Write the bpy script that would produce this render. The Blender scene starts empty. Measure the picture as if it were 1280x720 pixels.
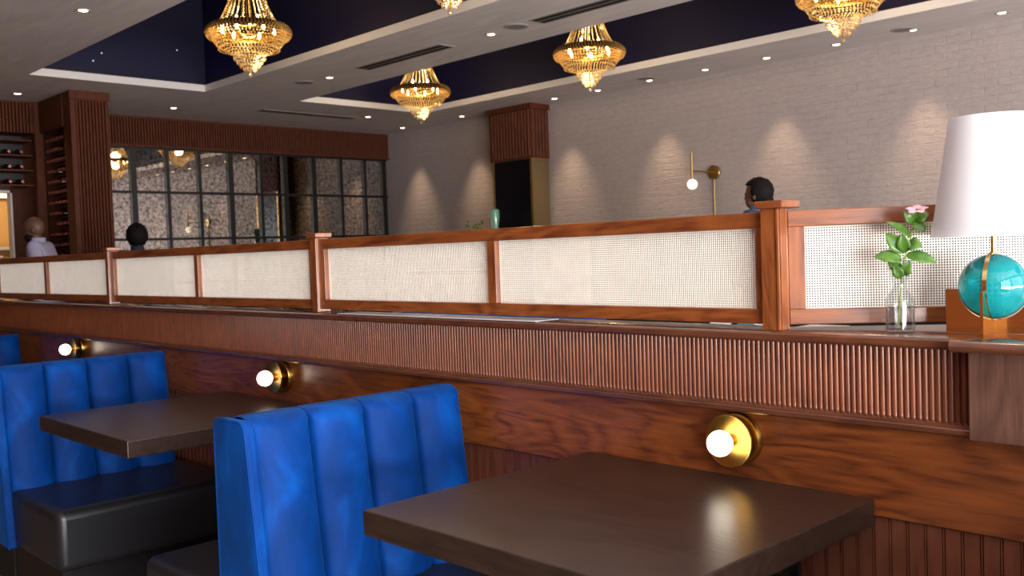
import bpy, bmesh, math, random
from mathutils import Vector, Matrix
random.seed(7)
PI = math.pi
scene = bpy.context.scene
COL = scene.collection
W = {}                                   # world position of each object's origin

# ------------------------------------------------------------------ materials
def new_mat(name):
    m = bpy.data.materials.new(name); m.use_nodes = True
    nt = m.node_tree; b = nt.nodes['Principled BSDF']
    return m, nt, b

def setp(b, **k):
    for n, v in k.items():
        b.inputs[n.replace('_', ' ')].default_value = v

def rgba(c): return (c[0], c[1], c[2], 1.0)

def plain(name, col, rough=.5, metal=0., **k):
    m, nt, b = new_mat(name)
    setp(b, Base_Color=rgba(col), Roughness=rough, Metallic=metal)
    for n, v in k.items(): b.inputs[n.replace('_', ' ')].default_value = v
    return m

def coords(nt, scale, kind='Object', rot=(0, 0, 0)):
    tc = nt.nodes.new('ShaderNodeTexCoord'); mp = nt.nodes.new('ShaderNodeMapping')
    mp.inputs['Scale'].default_value = scale; mp.inputs['Rotation'].default_value = rot
    nt.links.new(tc.outputs[kind], mp.inputs['Vector'])
    return mp.outputs['Vector']

def noise(nt, vec, scale=1., detail=4., rough=.6, dist=0.):
    n = nt.nodes.new('ShaderNodeTexNoise')
    n.inputs['Scale'].default_value = scale; n.inputs['Detail'].default_value = detail
    n.inputs['Roughness'].default_value = rough; n.inputs['Distortion'].default_value = dist
    nt.links.new(vec, n.inputs['Vector'])
    return n.outputs['Fac']

def ramp(nt, fac, stops):
    r = nt.nodes.new('ShaderNodeValToRGB')
    el = r.color_ramp.elements
    el[0].position, el[0].color = stops[0][0], rgba(stops[0][1])
    el[1].position, el[1].color = stops[-1][0], rgba(stops[-1][1])
    for p, c in stops[1:-1]:
        e = el.new(p); e.color = rgba(c)
    nt.links.new(fac, r.inputs['Fac'])
    return r.outputs['Color']

def bump(nt, b, h, strength=.3, dist=.01):
    n = nt.nodes.new('ShaderNodeBump')
    n.inputs['Strength'].default_value = strength; n.inputs['Distance'].default_value = dist
    nt.links.new(h, n.inputs['Height']); nt.links.new(n.outputs['Normal'], b.inputs['Normal'])

def wood(name, light, dark, grain='x', rough=.3, figure=1.0, coat=0., bmp=.05):
    m, nt, b = new_mat(name)
    s = {'x': (1.1, 14, 14), 'y': (14, 1.1, 14), 'z': (14, 14, 1.1)}[grain]
    f = {'x': (.7, 3.2, 3.2), 'y': (3.2, .7, 3.2), 'z': (3.2, 3.2, .7)}[grain]
    fig = noise(nt, coords(nt, tuple(v * figure for v in f)), 2.2, 2, .5, .8)
    mul = nt.nodes.new('ShaderNodeMath'); mul.operation = 'MULTIPLY'; mul.inputs[1].default_value = 9.0
    nt.links.new(fig, mul.inputs[0])
    fr = nt.nodes.new('ShaderNodeMath'); fr.operation = 'PINGPONG'; fr.inputs[1].default_value = .5
    nt.links.new(mul.outputs[0], fr.inputs[0])
    fine = noise(nt, coords(nt, s), 6, 6, .65, .2)
    mx = nt.nodes.new('ShaderNodeMath'); mx.operation = 'MULTIPLY_ADD'
    mx.inputs[1].default_value = .55
    nt.links.new(fr.outputs[0], mx.inputs[0]); nt.links.new(fine, mx.inputs[2])
    c = ramp(nt, mx.outputs[0], [(.38, dark), (.62, tuple((a + d) / 2 for a, d in zip(light, dark))), (.95, light)])
    nt.links.new(c, b.inputs['Base Color'])
    setp(b, Roughness=rough)
    b.inputs['Coat Weight'].default_value = coat; b.inputs['Coat Roughness'].default_value = .12
    bump(nt, b, fine, bmp, .004)
    return m

M = {}
M['walnut'] = wood('walnut', (.31, .090, .022), (.10, .024, .008), 'x', .32, 1.0, .12)
M['walnut_up'] = wood('walnut_up', (.31, .092, .022), (.12, .030, .009), 'z', .33, 1.0, .2)
M['walnut_rib'] = wood('walnut_rib', (.24, .066, .022), (.11, .028, .010), 'z', .33, 1.0, .25, .02)
M['walnut_bead'] = wood('walnut_bead', (.19, .060, .030), (.11, .031, .015), 'z', .42, 1.0, .1)
M['walnut_grey'] = wood('walnut_grey', (.125, .058, .038), (.06, .026, .017), 'z', .45, 1.3, .0, .25)
M['ledge_wood'] = wood('ledge_wood', (.15, .05, .024), (.06, .019, .010), 'x', .20, 1.0, .8)
M['far_wood'] = wood('far_wood', (.125, .030, .009), (.05, .012, .005), 'z', .6)
M['far_wood'].node_tree.nodes['Principled BSDF'].inputs['Specular IOR Level'].default_value = .25
M['table_wood'] = wood('table_wood', (.040, .022, .016), (.016, .009, .007), 'x', .30, .8, .0, .12)
M['table_wood'].node_tree.nodes['Principled BSDF'].inputs['Specular IOR Level'].default_value = .55
M['brass'] = plain('brass', (.56, .33, .075), .27, 1.)
M['brass_dull'] = plain('brass_dull', (.42, .27, .10), .38, 1.)
M['brass_bright'] = plain('brass_bright', (.90, .62, .25), .09, 1.)
M['bronze_panel'] = plain('bronze_panel', (.17, .115, .055), .45, .25)
M['black_metal'] = plain('black_metal', (.010, .009, .010), .45, .3)
M['slot_dark'] = plain('slot_dark', (.004, .004, .004), .7)
M['vent_rim'] = plain('vent_rim', (.34, .31, .30), .5)
M['dark_glass'] = plain('dark_glass', (.006, .005, .008), .22, 0., Specular_IOR_Level=.15)
M['white_trim'] = plain('white_trim', (.78, .74, .72), .5)
M['floor_dark'] = wood('floor_oak', (.27, .20, .14), (.18, .13, .085), 'x', .4)
M['skin_tan'] = plain('skin_tan', (.30, .15, .10), .5)
M['skin_brown'] = plain('skin_brown', (.13, .060, .038), .5)
M['skin_dark'] = plain('skin_dark', (.055, .028, .020), .5)
M['hair_black'] = plain('hair_black', (.006, .004, .004), .75, 0., Specular_IOR_Level=.2)
M['shirt_navy'] = plain('shirt_navy', (.035, .045, .075), .85)
M['shirt_blue'] = plain('shirt_blue', (.07, .14, .34), .85)
M['shirt_lilac'] = plain('shirt_lilac', (.42, .40, .58), .85)
M['shirt_dark'] = plain('shirt_dark', (.02, .02, .035), .85)
M['trouser'] = plain('trouser', (.02, .02, .025), .9)
M['shoe'] = plain('shoe', (.012, .009, .008), .4)
M['tan_wall'] = plain('tan_wall', (.62, .36, .12), .6)
M['stem_green'] = plain('stem_green', (.24, .34, .05), .45)
M['petal'] = plain('petal', (.85, .50, .60), .5)
M['petal_eye'] = plain('petal_eye', (.70, .10, .22), .5)
M['china'] = plain('china', (.75, .76, .78), .25)
M['orange_cup'] = plain('orange_cup', (.75, .30, .05), .4)
M['label_teal'] = plain('label_teal', (.12, .30, .34), .4)

def mk_leaf():
    m, nt, b = new_mat('leaf')
    n = noise(nt, coords(nt, (30, 30, 30)), 1.5, 2)
    c = ramp(nt, n, [(.3, (.045, .13, .018)), (.7, (.12, .25, .035))])
    nt.links.new(c, b.inputs['Base Color']); setp(b, Roughness=.35)
    return m
M['leaf'] = mk_leaf()

def mk_velvet():
    m, nt, b = new_mat('velvet')
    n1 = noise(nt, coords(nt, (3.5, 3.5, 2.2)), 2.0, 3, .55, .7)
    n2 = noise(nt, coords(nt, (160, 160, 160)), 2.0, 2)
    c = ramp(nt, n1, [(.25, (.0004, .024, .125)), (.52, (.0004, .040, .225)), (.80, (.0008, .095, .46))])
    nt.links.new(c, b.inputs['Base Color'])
    setp(b, Roughness=.62)
    b.inputs['Specular IOR Level'].default_value = .12
    b.inputs['Sheen Weight'].default_value = .22
    b.inputs['Sheen Roughness'].default_value = .38
    b.inputs['Sheen Tint'].default_value = (.06, .36, 1, 1)
    bump(nt, b, n2, .12, .002)
    return m
M['velvet'] = mk_velvet()

def mk_leather():
    m, nt, b = new_mat('leather')
    n = noise(nt, coords(nt, (90, 90, 90)), 2, 3)
    setp(b, Base_Color=(.014, .014, .017, 1), Roughness=.36)
    bump(nt, b, n, .15, .002)
    return m
M['leather'] = mk_leather()

def mk_brick():
    m, nt, b = new_mat('white_brick')
    v = coords(nt, (1, 1, 1))
    # wall lies in XZ: turn it so the bricks run along X with courses along Z
    mp = nt.nodes.new('ShaderNodeMapping'); mp.inputs['Rotation'].default_value = (-PI / 2, 0, 0)
    nt.links.new(v, mp.inputs['Vector'])
    wob = noise(nt, v, 3, 3); 
    br = nt.nodes.new('ShaderNodeTexBrick')
    br.inputs['Scale'].default_value = 1.0
    br.inputs['Brick Width'].default_value = .22; br.inputs['Row Height'].default_value = .075
    br.inputs['Mortar Size'].default_value = .006; br.inputs['Mortar Smooth'].default_value = .6
    br.inputs['Color1'].default_value = (1, 1, 1, 1); br.inputs['Color2'].default_value = (.62, .62, .62, 1)
    br.inputs['Mortar'].default_value = (.1, .1, .1, 1)
    nt.links.new(mp.outputs['Vector'], br.inputs['Vector'])
    n = noise(nt, coords(nt, (6, 6, 14)), 2.2, 5, .65, .4)
    add = nt.nodes.new('ShaderNodeMath'); add.operation = 'MULTIPLY_ADD'; add.inputs[1].default_value = .55
    nt.links.new(br.outputs['Color'], add.inputs[0]); nt.links.new(n, add.inputs[2])
    c = ramp(nt, n, [(.3, (.375, .325, .325)), (.7, (.45, .392, .392))])
    nt.links.new(c, b.inputs['Base Color']); setp(b, Roughness=.55)
    bump(nt, b, add.outputs[0], .55, .022)
    return m
M['brick'] = mk_brick()

def mk_ceiling():
    m, nt, b = new_mat('ceiling_plaster')
    n = noise(nt, coords(nt, (1.2, 5, 1)), 2.0, 5, .6, .5)
    c = ramp(nt, n, [(.3, (.58, .53, .52)), (.7, (.72, .66, .645))])
    nt.links.new(c, b.inputs['Base Color']); setp(b, Roughness=.55)
    return m
M['ceiling'] = mk_ceiling()
M['navy'] = plain('navy', (.0075, .006, .024), .6, 0., Specular_IOR_Level=.3)

def mk_mirror():
    m, nt, b = new_mat('antique_mirror')
    n1 = noise(nt, coords(nt, (1, 1, 1)), 24, 4, .72, .5)
    n2 = noise(nt, coords(nt, (1, 1, 1)), 5, 3, .6)
    c = ramp(nt, n1, [(.36, (.13, .115, .105)), (.5, (.46, .42, .39)), (.66, (.78, .73, .68))])
    nt.links.new(c, b.inputs['Base Color'])
    r = nt.nodes.new('ShaderNodeMapRange')
    r.inputs['To Min'].default_value = .0; r.inputs['To Max'].default_value = .035
    nt.links.new(n2, r.inputs['Value']); nt.links.new(r.outputs['Result'], b.inputs['Roughness'])
    setp(b, Metallic=1.0)
    return m
M['mirror'] = mk_mirror()

def emit(name, col, s):
    m, nt, b = new_mat(name)
    setp(b, Base_Color=(.8, .8, .8, 1)); b.inputs['Emission Color'].default_value = rgba(col)
    b.inputs['Emission Strength'].default_value = s
    return m
M['globe'] = emit('globe', (1, .85, .66), 5)
M['downlight'] = emit('downlight', (1, .76, .45), 9)
M['candle'] = emit('candle', (1, .72, .36), 42)
M['star'] = emit('star', (.7, .75, 1), .55)
M['bar_light'] = emit('bar_light', (1, .86, .55), 2.2)

def mk_crystal(name, tc):
    m, nt, b = new_mat(name)
    nt.nodes.remove(b)
    out = nt.nodes['Material Output']
    tl = nt.nodes.new('ShaderNodeBsdfTranslucent'); tl.inputs['Color'].default_value = tc
    gl = nt.nodes.new('ShaderNodeBsdfGlossy'); gl.inputs['Color'].default_value = (1, .86, .62, 1); gl.inputs['Roughness'].default_value = .05
    tr = nt.nodes.new('ShaderNodeBsdfTransparent'); tr.inputs['Color'].default_value = (1, .92, .78, 1)
    m1 = nt.nodes.new('ShaderNodeMixShader'); m1.inputs[0].default_value = .46
    nt.links.new(tl.outputs[0], m1.inputs[1]); nt.links.new(gl.outputs[0], m1.inputs[2])
    m2 = nt.nodes.new('ShaderNodeMixShader'); m2.inputs[0].default_value = .30
    nt.links.new(m1.outputs[0], m2.inputs[1]); nt.links.new(tr.outputs[0], m2.inputs[2])
    nt.links.new(m2.outputs[0], out.inputs['Surface'])
    return m
M['crystal'] = mk_crystal('crystal', (.98, .80, .50, 1)); M['crystal_outer_lit'] = mk_crystal('crystal_outer_lit', (.92, .84, .74, 1))  # bulb glow tinted amber into the beads; paler copy where lit from outside

def glass(name, col, ior=1.45, rough=0.):
    m, nt, b = new_mat(name)
    setp(b, Base_Color=rgba(col), Roughness=rough, IOR=ior)
    b.inputs['Transmission Weight'].default_value = 1.0
    return m
def thin_glass(name, tint, ior):
    m, nt, b = new_mat(name); nt.nodes.remove(b); out = nt.nodes['Material Output']
    t = nt.nodes.new('ShaderNodeBsdfTransparent'); t.inputs['Color'].default_value = rgba(tint)
    g = nt.nodes.new('ShaderNodeBsdfGlossy'); g.inputs['Roughness'].default_value = .02
    lw = nt.nodes.new('ShaderNodeLayerWeight'); lw.inputs['Blend'].default_value = .5
    pw = nt.nodes.new('ShaderNodeMath'); pw.operation = 'POWER'; pw.inputs[1].default_value = 3.5
    nt.links.new(lw.outputs['Facing'], pw.inputs[0])
    f = nt.nodes.new('ShaderNodeMath'); f.operation = 'MULTIPLY_ADD'; f.inputs[1].default_value = .85; f.inputs[2].default_value = (ior-1)**2/(ior+1)**2
    nt.links.new(pw.outputs[0], f.inputs[0])
    x = nt.nodes.new('ShaderNodeMixShader')
    nt.links.new(f.outputs[0], x.inputs[0]); nt.links.new(t.outputs[0], x.inputs[1]); nt.links.new(g.outputs[0], x.inputs[2])
    nt.links.new(x.outputs[0], out.inputs['Surface'])
    return m
M['clear_glass'] = thin_glass('clear_glass', (.93, .94, .94), 1.45)
M['water'] = thin_glass('water', (.86, .87, .88), 1.33)
M['teal_glass'] = glass('teal_glass', (.010, .36, .40), 1.45)
M['teal_glass'].node_tree.nodes['Principled BSDF'].inputs['Transmission Weight'].default_value = .50
M['green_glass'] = plain('green_glass', (.20, .45, .32), .08)
M['bottle_glass'] = plain('bottle_glass', (.012, .014, .010), .08)
M['bottle_foil'] = plain('bottle_foil', (.42, .13, .10), .25, .6)

def mk_cane():
    m, nt, b = new_mat('cane')
    n = noise(nt, coords(nt, (7, 7, 7)), 3, 3)
    c = ramp(nt, n, [(.3, (.86, .80, .69)), (.7, (.93, .89, .80))])
    nt.links.new(c, b.inputs['Base Color']); setp(b, Roughness=.42)
    return m
M['cane'] = mk_cane()

def mk_shade():
    m, nt, b = new_mat('shade_linen')
    nt.nodes.remove(b); out = nt.nodes['Material Output']
    d = nt.nodes.new('ShaderNodeBsdfDiffuse'); d.inputs['Color'].default_value = (.84, .84, .87, 1)
    t = nt.nodes.new('ShaderNodeBsdfTranslucent'); t.inputs['Color'].default_value = (.80, .80, .82, 1)
    x = nt.nodes.new('ShaderNodeMixShader'); x.inputs[0].default_value = .35
    nt.links.new(d.outputs[0], x.inputs[1]); nt.links.new(t.outputs[0], x.inputs[2])
    nt.links.new(x.outputs[0], out.inputs['Surface'])
    return m
M['shade'] = mk_shade()

# ------------------------------------------------------------------ mesh building
class MB:
    def __init__(s): s.v = []; s.f = []; s.mi = []
    def add(s, vs, fs, mi=0):
        o = len(s.v); s.v += [tuple(p) for p in vs]
        for f in fs: s.f.append(tuple(i + o for i in f)); s.mi.append(mi)
    def box(s, a, b, mi=0):
        x0, y0, z0 = a; x1, y1, z1 = b
        s.add([(x0,y0,z0),(x1,y0,z0),(x1,y1,z0),(x0,y1,z0),(x0,y0,z1),(x1,y0,z1),(x1,y1,z1),(x0,y1,z1)],
              [(3,2,1,0),(4,5,6,7),(0,1,5,4),(1,2,6,5),(2,3,7,6),(3,0,4,7)], mi)
    def prism(s, pts, axis, a, b, mi=0):
        """closed polygon pts (2D) swept along axis from a to b"""
        n = len(pts)
        def mk(p, t):
            return {'x': (t, p[0], p[1]), 'y': (p[0], t, p[1]), 'z': (p[0], p[1], t)}[axis]
        vs = [mk(p, a) for p in pts] + [mk(p, b) for p in pts]
        fs = [tuple(range(n)), tuple(range(2 * n - 1, n - 1, -1))]
        fs += [(i, i + n, (i + 1) % n + n, (i + 1) % n) for i in range(n)]
        s.add(vs, fs, mi)
    def lathe(s, prof, c=(0, 0, 0), seg=32, axis='z', mi=0, a0=0.0, closed=False):
        """prof: list of (r, h)"""
        n = len(prof); vs = []
        for k in range(seg):
            a = a0 + 2 * PI * k / seg; ca, sa = math.cos(a), math.sin(a)
            for r, h in prof:
                p = {'z': (r*ca, r*sa, h), 'y': (r*ca, h, r*sa), 'x': (h, r*ca, r*sa)}[axis]
                vs.append((p[0]+c[0], p[1]+c[1], p[2]+c[2]))
        fs = []
        m = n if closed else n - 1
        for k in range(seg):
            k2 = (k + 1) % seg
            for i in range(m):
                j = (i + 1) % n
                fs.append((k*n+i, k2*n+i, k2*n+j, k*n+j))
        if not closed:
            for i, rev in ((0, True), (n - 1, False)):
                if prof[i][0] > 1e-5:
                    ring = [k*n+i for k in range(seg)]
                    fs.append(tuple(reversed(ring)) if rev else tuple(ring))
        s.add(vs, fs, mi)
    def sphere(s, c, r, seg=16, rings=10, mi=0):
        r3 = (r, r, r) if not isinstance(r, tuple) else r
        vs = [(c[0], c[1], c[2] - r3[2])]
        for i in range(1, rings):
            t = -PI/2 + PI*i/rings
            for k in range(seg):
                a = 2*PI*k/seg
                vs.append((c[0]+r3[0]*math.cos(t)*math.cos(a), c[1]+r3[1]*math.cos(t)*math.sin(a), c[2]+r3[2]*math.sin(t)))
        vs.append((c[0], c[1], c[2] + r3[2])); L = len(vs) - 1; fs = []
        for k in range(seg):
            k2 = (k+1) % seg
            fs.append((0, 1+k2, 1+k)); fs.append((L, L-seg+k, L-seg+k2))
            for i in range(rings-2):
                a = 1+i*seg; fs.append((a+k, a+k2, a+seg+k2, a+seg+k))
        s.add(vs, fs, mi)
    def bead(s, c, r, mi=0):
        x, y, z = c
        vs = [(x+r,y,z),(x-r,y,z),(x,y+r,z),(x,y-r,z),(x,y,z+r*1.15),(x,y,z-r*1.15)]
        q = r*.72
        fs = [(0,2,4),(2,1,4),(1,3,4),(3,0,4),(2,0,5),(1,2,5),(3,1,5),(0,3,5)]
        s.add(vs, fs, mi)
    def tube(s, pts, r, seg=10, mi=0):
        pts = [Vector(p) for p in pts]; n = len(pts)
        rs = r if isinstance(r, (list, tuple)) else [r]*n
        vs = []; prev = None
        for i, p in enumerate(pts):
            d = (pts[min(i+1, n-1)] - pts[max(i-1, 0)]).normalized()
            if prev is None:
                up = Vector((0,0,1)) if abs(d.z) < .9 else Vector((1,0,0))
                a = d.cross(up).normalized()
            else:
                a = (prev - d*prev.dot(d)).normalized()
            prev = a; b = d.cross(a)
            for k in range(seg):
                t = 2*PI*k/seg
                vs.append(tuple(p + rs[i]*(math.cos(t)*a + math.sin(t)*b)))
        fs = [tuple(reversed(range(seg))), tuple(range((n-1)*seg, n*seg))]
        for i in range(n-1):
            for k in range(seg):
                k2 = (k+1) % seg
                fs.append((i*seg+k, i*seg+k2, (i+1)*seg+k2, (i+1)*seg+k))
        s.add(vs, fs, mi)
    def grid(s, rows, mi=0):
        """rows: list of equally long point lists"""
        n = len(rows[0]); vs = [p for r in rows for p in r]; fs = []
        for i in range(len(rows)-1):
            for j in range(n-1):
                fs.append((i*n+j, i*n+j+1, (i+1)*n+j+1, (i+1)*n+j))
        s.add(vs, fs, mi)
    def xform(s, mat):
        s.v = [tuple(mat @ Vector(p)) for p in s.v]; return s
    def mesh(s, name, mats, off=(0,0,0), smooth=None, fixn=True):
        me = bpy.data.meshes.new(name)
        me.from_pydata([(x-off[0], y-off[1], z-off[2]) for x, y, z in s.v], [], s.f)
        for m in mats: me.materials.append(m)
        if len(mats) > 1: me.polygons.foreach_set('material_index', s.mi)
        if fixn:
            bm = bmesh.new(); bm.from_mesh(me); bmesh.ops.recalc_face_normals(bm, faces=bm.faces); bm.to_mesh(me); bm.free()
        if smooth:
            me.polygons.foreach_set('use_smooth', [True]*len(me.polygons))
            me.set_sharp_from_angle(angle=math.radians(smooth))
        me.update(); return me
    def build(s, name, mat, parent=None, origin=None, smooth=None, bevel=0, seg=2, local=False, fixn=True):
        mats = mat if isinstance(mat, list) else [mat]
        if parent is not None:
            off = (0,0,0) if local else W[parent]
        else:
            off = origin if origin is not None else (0,0,0)
        o = bpy.data.objects.new(name, s.mesh(name, mats, off, smooth, fixn)); COL.objects.link(o)
        if parent is not None:
            o.parent = parent; W[o] = W[parent]
        else:
            o.location = off; W[o] = off
        if bevel:
            b = o.modifiers.new('edge_round', 'BEVEL'); b.width = bevel; b.segments = seg; b.limit_method = 'ANGLE'
            b.angle_limit = math.radians(35)
        return o

def tag(o, label, cat, group=None, kind=None):
    o['label'] = label; o['category'] = cat
    if group: o['group'] = group
    if kind: o['kind'] = kind
    return o

def thing(name, label, cat, loc, rotz=0, group=None):
    o = bpy.data.objects.new(name, None); COL.objects.link(o); o.empty_display_size = .05
    o.location = loc; o.rotation_euler = (0, 0, rotz); W[o] = loc
    return tag(o, label, cat, group)

def structure(o):
    o['kind'] = 'structure'; return o

def copy_tree(o, loc=None, label=None, parent=None, rotz=None):
    c = o.copy(); COL.objects.link(c)
    if parent is not None: c.parent = parent
    for ch in list(o.children): copy_tree(ch, parent=c)
    if loc is not None: c.location = loc
    if rotz is not None: c.rotation_euler = (0, 0, rotz)
    if label: c['label'] = label
    return c

ORD = ['first','second','third','fourth','fifth','sixth','seventh','eighth','ninth','tenth','eleventh','twelfth']

# ------------------------------------------------------------------ room shell
CEIL = 3.2; WALLY = 9.15; FARX = -12.15
m = MB(); m.box((-14.5, -3.2, -.1), (3.2, 9.5, 0)); structure(m.build('floor', M['floor_dark']))
m = MB(); m.box((FARX-.2, WALLY, 0), (3.2, WALLY+.2, 4.6)); structure(m.build('wall_back', M['brick']))
# mirror wall (far end)
m = MB(); m.box((FARX-.25, 3.85, 0), (FARX-.02, WALLY, 4.6)); structure(m.build('wall_far', M['far_wood']))
# wall left of the column, with an opening to a lit room
LX = -11.66
m = MB()
m.box((LX-.6, -3.2, 0), (LX-.5, 2.6, CEIL)); m.box((LX-.6, 3.64, 0), (LX-.5, 3.85, CEIL)); m.box((LX-.6, 2.6, 2.2), (LX-.5, 3.645, CEIL))
structure(m.build('wall_left', M['far_wood']))
# walls behind and to the right of the camera; the right one has window openings
m = MB()
m.box((-12.2, -3.2, 0), (3.2, -3.0, CEIL))
structure(m.build('wall_front', M['walnut_bead']))
m = MB()
m.box((3.0, -3.2, 0), (3.2, WALLY, .5)); m.box((3.0, -3.2, 2.95), (3.2, WALLY, CEIL))
for y0, y1 in ((-3.2, -2.2), (.9, 1.2), (4.3, 4.6), (7.6, WALLY)): m.box((3.0, y0, .5), (3.2, y1, 2.95))
structure(m.build('wall_right', M['walnut_bead']))

# ceiling with two deep recesses
R1 = (-10.03, 2.6, 3.22, 5.07); R2 = (-10.03, 2.6, 6.28, 8.20)
m = MB()
def ceil_box(x0, x1, y0, y1): m.box((x0, y0, CEIL), (x1, y1, CEIL+.05))
ceil_box(-14.5, 3.2, -3.2, R1[2]); ceil_box(-14.5, 3.2, R1[3], R2[2]); ceil_box(-14.5, 3.2, R2[3], 9.4)
for R in (R1, R2):
    ceil_box(-14.5, R[0], R[2], R[3]); ceil_box(R[1], 3.2, R[2], R[3])
structure(m.build('ceiling', M['ceiling']))
LIP = .075; DEEP = 1.25
for R in (R1, R2):
    x0, x1, y0, y1 = R
    m = MB()       # navy box above the lip
    z0, z1 = CEIL+LIP, CEIL+DEEP
    m.box((x0-.1, y0-.1, z0), (x0-.02, y1+.1, z1)); m.box((x1+.02, y0-.1, z0), (x1+.1, y1+.1, z1))
    m.box((x0-.02, y0-.1, z0), (x1+.02, y0-.02, z1)); m.box((x0-.02, y1+.02, z0), (x1+.02, y1+.1, z1))
    m.box((x0-.1, y0-.1, z1), (x1+.1, y1+.1, z1+.06))
    structure(m.build('ceiling_recess', M['navy']))
    m = MB()
    a, b = CEIL+.0005, CEIL+LIP
    m.box((x0-.01, y0-.1, a), (x0+.004, y1+.1, b)); m.box((x1-.004, y0-.1, a), (x1+.01, y1+.1, b))
    m.box((x0+.004, y0-.01, a), (x1-.004, y0+.004, b)); m.box((x0+.004, y1-.004, a), (x1-.004, y1+.01, b))
    structure(m.build('trim_recess', M['white_trim']))

# ------------------------------------------------------------------ half-height partition
PX0, PX1 = -8.2, .7
m = MB(); m.box((PX0, 1.915, 0), (PX1, 1.985, 1.07)); structure(m.build('wall_partition', M['walnut_bead']))
# bead board below
m = MB(); pts = []
x = PX0; pitch = .036
prof = []
while x < PX1:
    prof += [(x, 1.900), (x+pitch-.0075, 1.900), (x+pitch-.0065, 1.9045), (x+pitch-.0050, 1.900), (x+pitch-.0030, 1.900), (x+pitch-.0018, 1.9045)]
    x += pitch
prof += [(x, 1.900), (x, 1.914), (PX0, 1.914)]
rows = [[(p[0], p[1], 0.0) for p in prof[:-2]], [(p[0], p[1], .716) for p in prof[:-2]]]
m.grid(rows); m.box((PX0, 1.9055, 0), (PX1, 1.9145, .716))
structure(m.build('trim_beadboard', M['walnut_bead'], fixn=False))
m = MB(); m.box((PX0, 1.895, .715), (PX1, 1.9145, .925)); structure(m.build('trim_board', M['walnut'], bevel=.0015))
# chair rail under the ribs
m = MB()
m.prism([(1.914,.904),(1.878,.904),(1.874,.908),(1.874,.917),(1.879,.922),(1.888,.926),(1.914,.928)], 'x', PX0, -.686)
structure(m.build('trim_rail', M['ledge_wood'], smooth=30))
# ribbed fascia
m = MB(); rp = .0126; xs = []; x = PX0
r0, r1 = [], []
while x < -.69:
    for k in range(7):
        a = PI * k / 6
        px = x + rp*.5 - math.cos(a)*rp*.46; py = 1.908 - math.sin(a)*.0055
        r0.append((px, py, .927)); r1.append((px, py, 1.073))
    x += rp
m.grid([r0, r1]); m.box((PX0, 1.9085, .927), (-.686, 1.9145, 1.073))
structure(m.build('trim_ribbed', M['walnut_rib'], smooth=60, fixn=False))
# plain end block on the right
m = MB(); m.box((-.686, 1.862, .902), (PX1, 1.9145, 1.073)); structure(m.build('trim_block', M['walnut_grey'], bevel=.002))

# ledge: long bullnosed shelf, widening to the right behind the bend
ANG = math.radians(33); D = Vector((math.cos(ANG), math.sin(ANG), 0)); NB = Vector((-math.sin(ANG), math.cos(ANG), 0))
BEND = Vector((-1.095, 1.918, 0))
def bull(y, z0, z1, n=6):
    r = (z1-z0)/2
    return [(y + r - r*math.sin(PI*k/n), (z0+r) - r*math.cos(PI*k/n)) for k in range(n+1)]
m = MB()
m.prism(bull(1.863, 1.071, 1.095) + [(1.99, 1.095), (1.99, 1.071)], 'x', PX0, -.704)
m.prism(bull(1.832, 1.071, 1.0952) + [(1.99, 1.0952), (1.99, 1.071)], 'x', -.71, PX1)
e = BEND + D*2.0 + NB*.07
m.prism([(-1.12, 1.985), (PX1, 1.985), (PX1, e.y - (e.x-PX1)*math.tan(ANG)), (-1.12+.02, 2.0)], 'z', 1.071, 1.0948)
structure(m.build('trim_ledge', M['ledge_wood'], smooth=30))
# wall under the angled part
m = MB()
a = BEND + NB*.0; 
pa = [BEND + NB*.02, BEND + D*1.9 + NB*.02, BEND + D*1.9 + NB*.07, BEND + NB*.07]
m.prism([(p.x, p.y) for p in pa], 'z', 0, 1.0705); structure(m.build('wall_angled', M['walnut_bead']))

# ------------------------------------------------------------------ cane screens and posts
ZB, ZT = 1.107, 1.360
def cane_mesh(L, z0, z1):
    """woven strips in the XZ plane, from x=0 to L"""
    mb = MB(); p = .0056; w = .0024; t = .0007
    n = int(L/p); off = (L - n*p)/2
    for i in range(n+1):
        x = off + i*p
        mb.box((x-w/2, -t, z0), (x+w/2, 0.0002, z1))
    n = int((z1-z0)/p); off = (z1-z0-n*p)/2
    for i in range(n+1):
        z = z0 + off + i*p
        mb.box((0, -.0002, z-w/2), (L, t, z+w/2))
    return mb
def screen(label, x0, x1, y, rot=0, mull=True):
    L = x1 - x0
    t = thing('cane_screen', label, 'room divider screen', (x0, y, ZB), rot, 'cane screens on the partition ledge')
    h = ZT - ZB; th = .014
    b = MB(); b.box((0, -th, h-.036), (L, th, h)); b.build('top_rail', M['walnut'], t, local=True, bevel=.002)
    b = MB(); b.box((0, -th, 0), (L, th, .034)); b.build('bottom_rail', M['walnut'], t, local=True, bevel=.002)
    sw = .026 if mull else .036
    for xx in (0, L-sw):
        b = MB(); b.box((xx, -th, .034), (xx+sw, th, h-.036)); b.build('stile', M['walnut_up'], t, local=True, bevel=.0015)
    spans = [(sw, L-sw)]
    if mull:
        c = L/2
        b = MB(); b.box((c-.017, -th, .034), (c+.017, th, h-.036)); b.build('mullion', M['walnut_up'], t, local=True, bevel=.0015)
        spans = [(sw, c-.017), (c+.017, L-sw)]
    for a, bb in spans:
        c = cane_mesh(bb-a, .034, h-.036)
        c.xform(Matrix.Translation((a, .004, 0))).build('cane_panel', M['cane'], t, local=True, fixn=False)
    return t
SY = 1.916
screen('cane screen farthest left, left of the dim post before the wine column', -6.745, -4.905, SY)
screen('cane screen behind the two far booths, between the two narrow posts at left', -4.855, -2.995, SY)
screen('largest-looking two-panel cane screen, directly left of the corner post', -2.945, -1.135, SY)
s = BEND + D*.006
screen('angled cane screen right of the corner post, behind the vase and table lamp', s.x, s.x+1.25, s.y, ANG, False)

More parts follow.
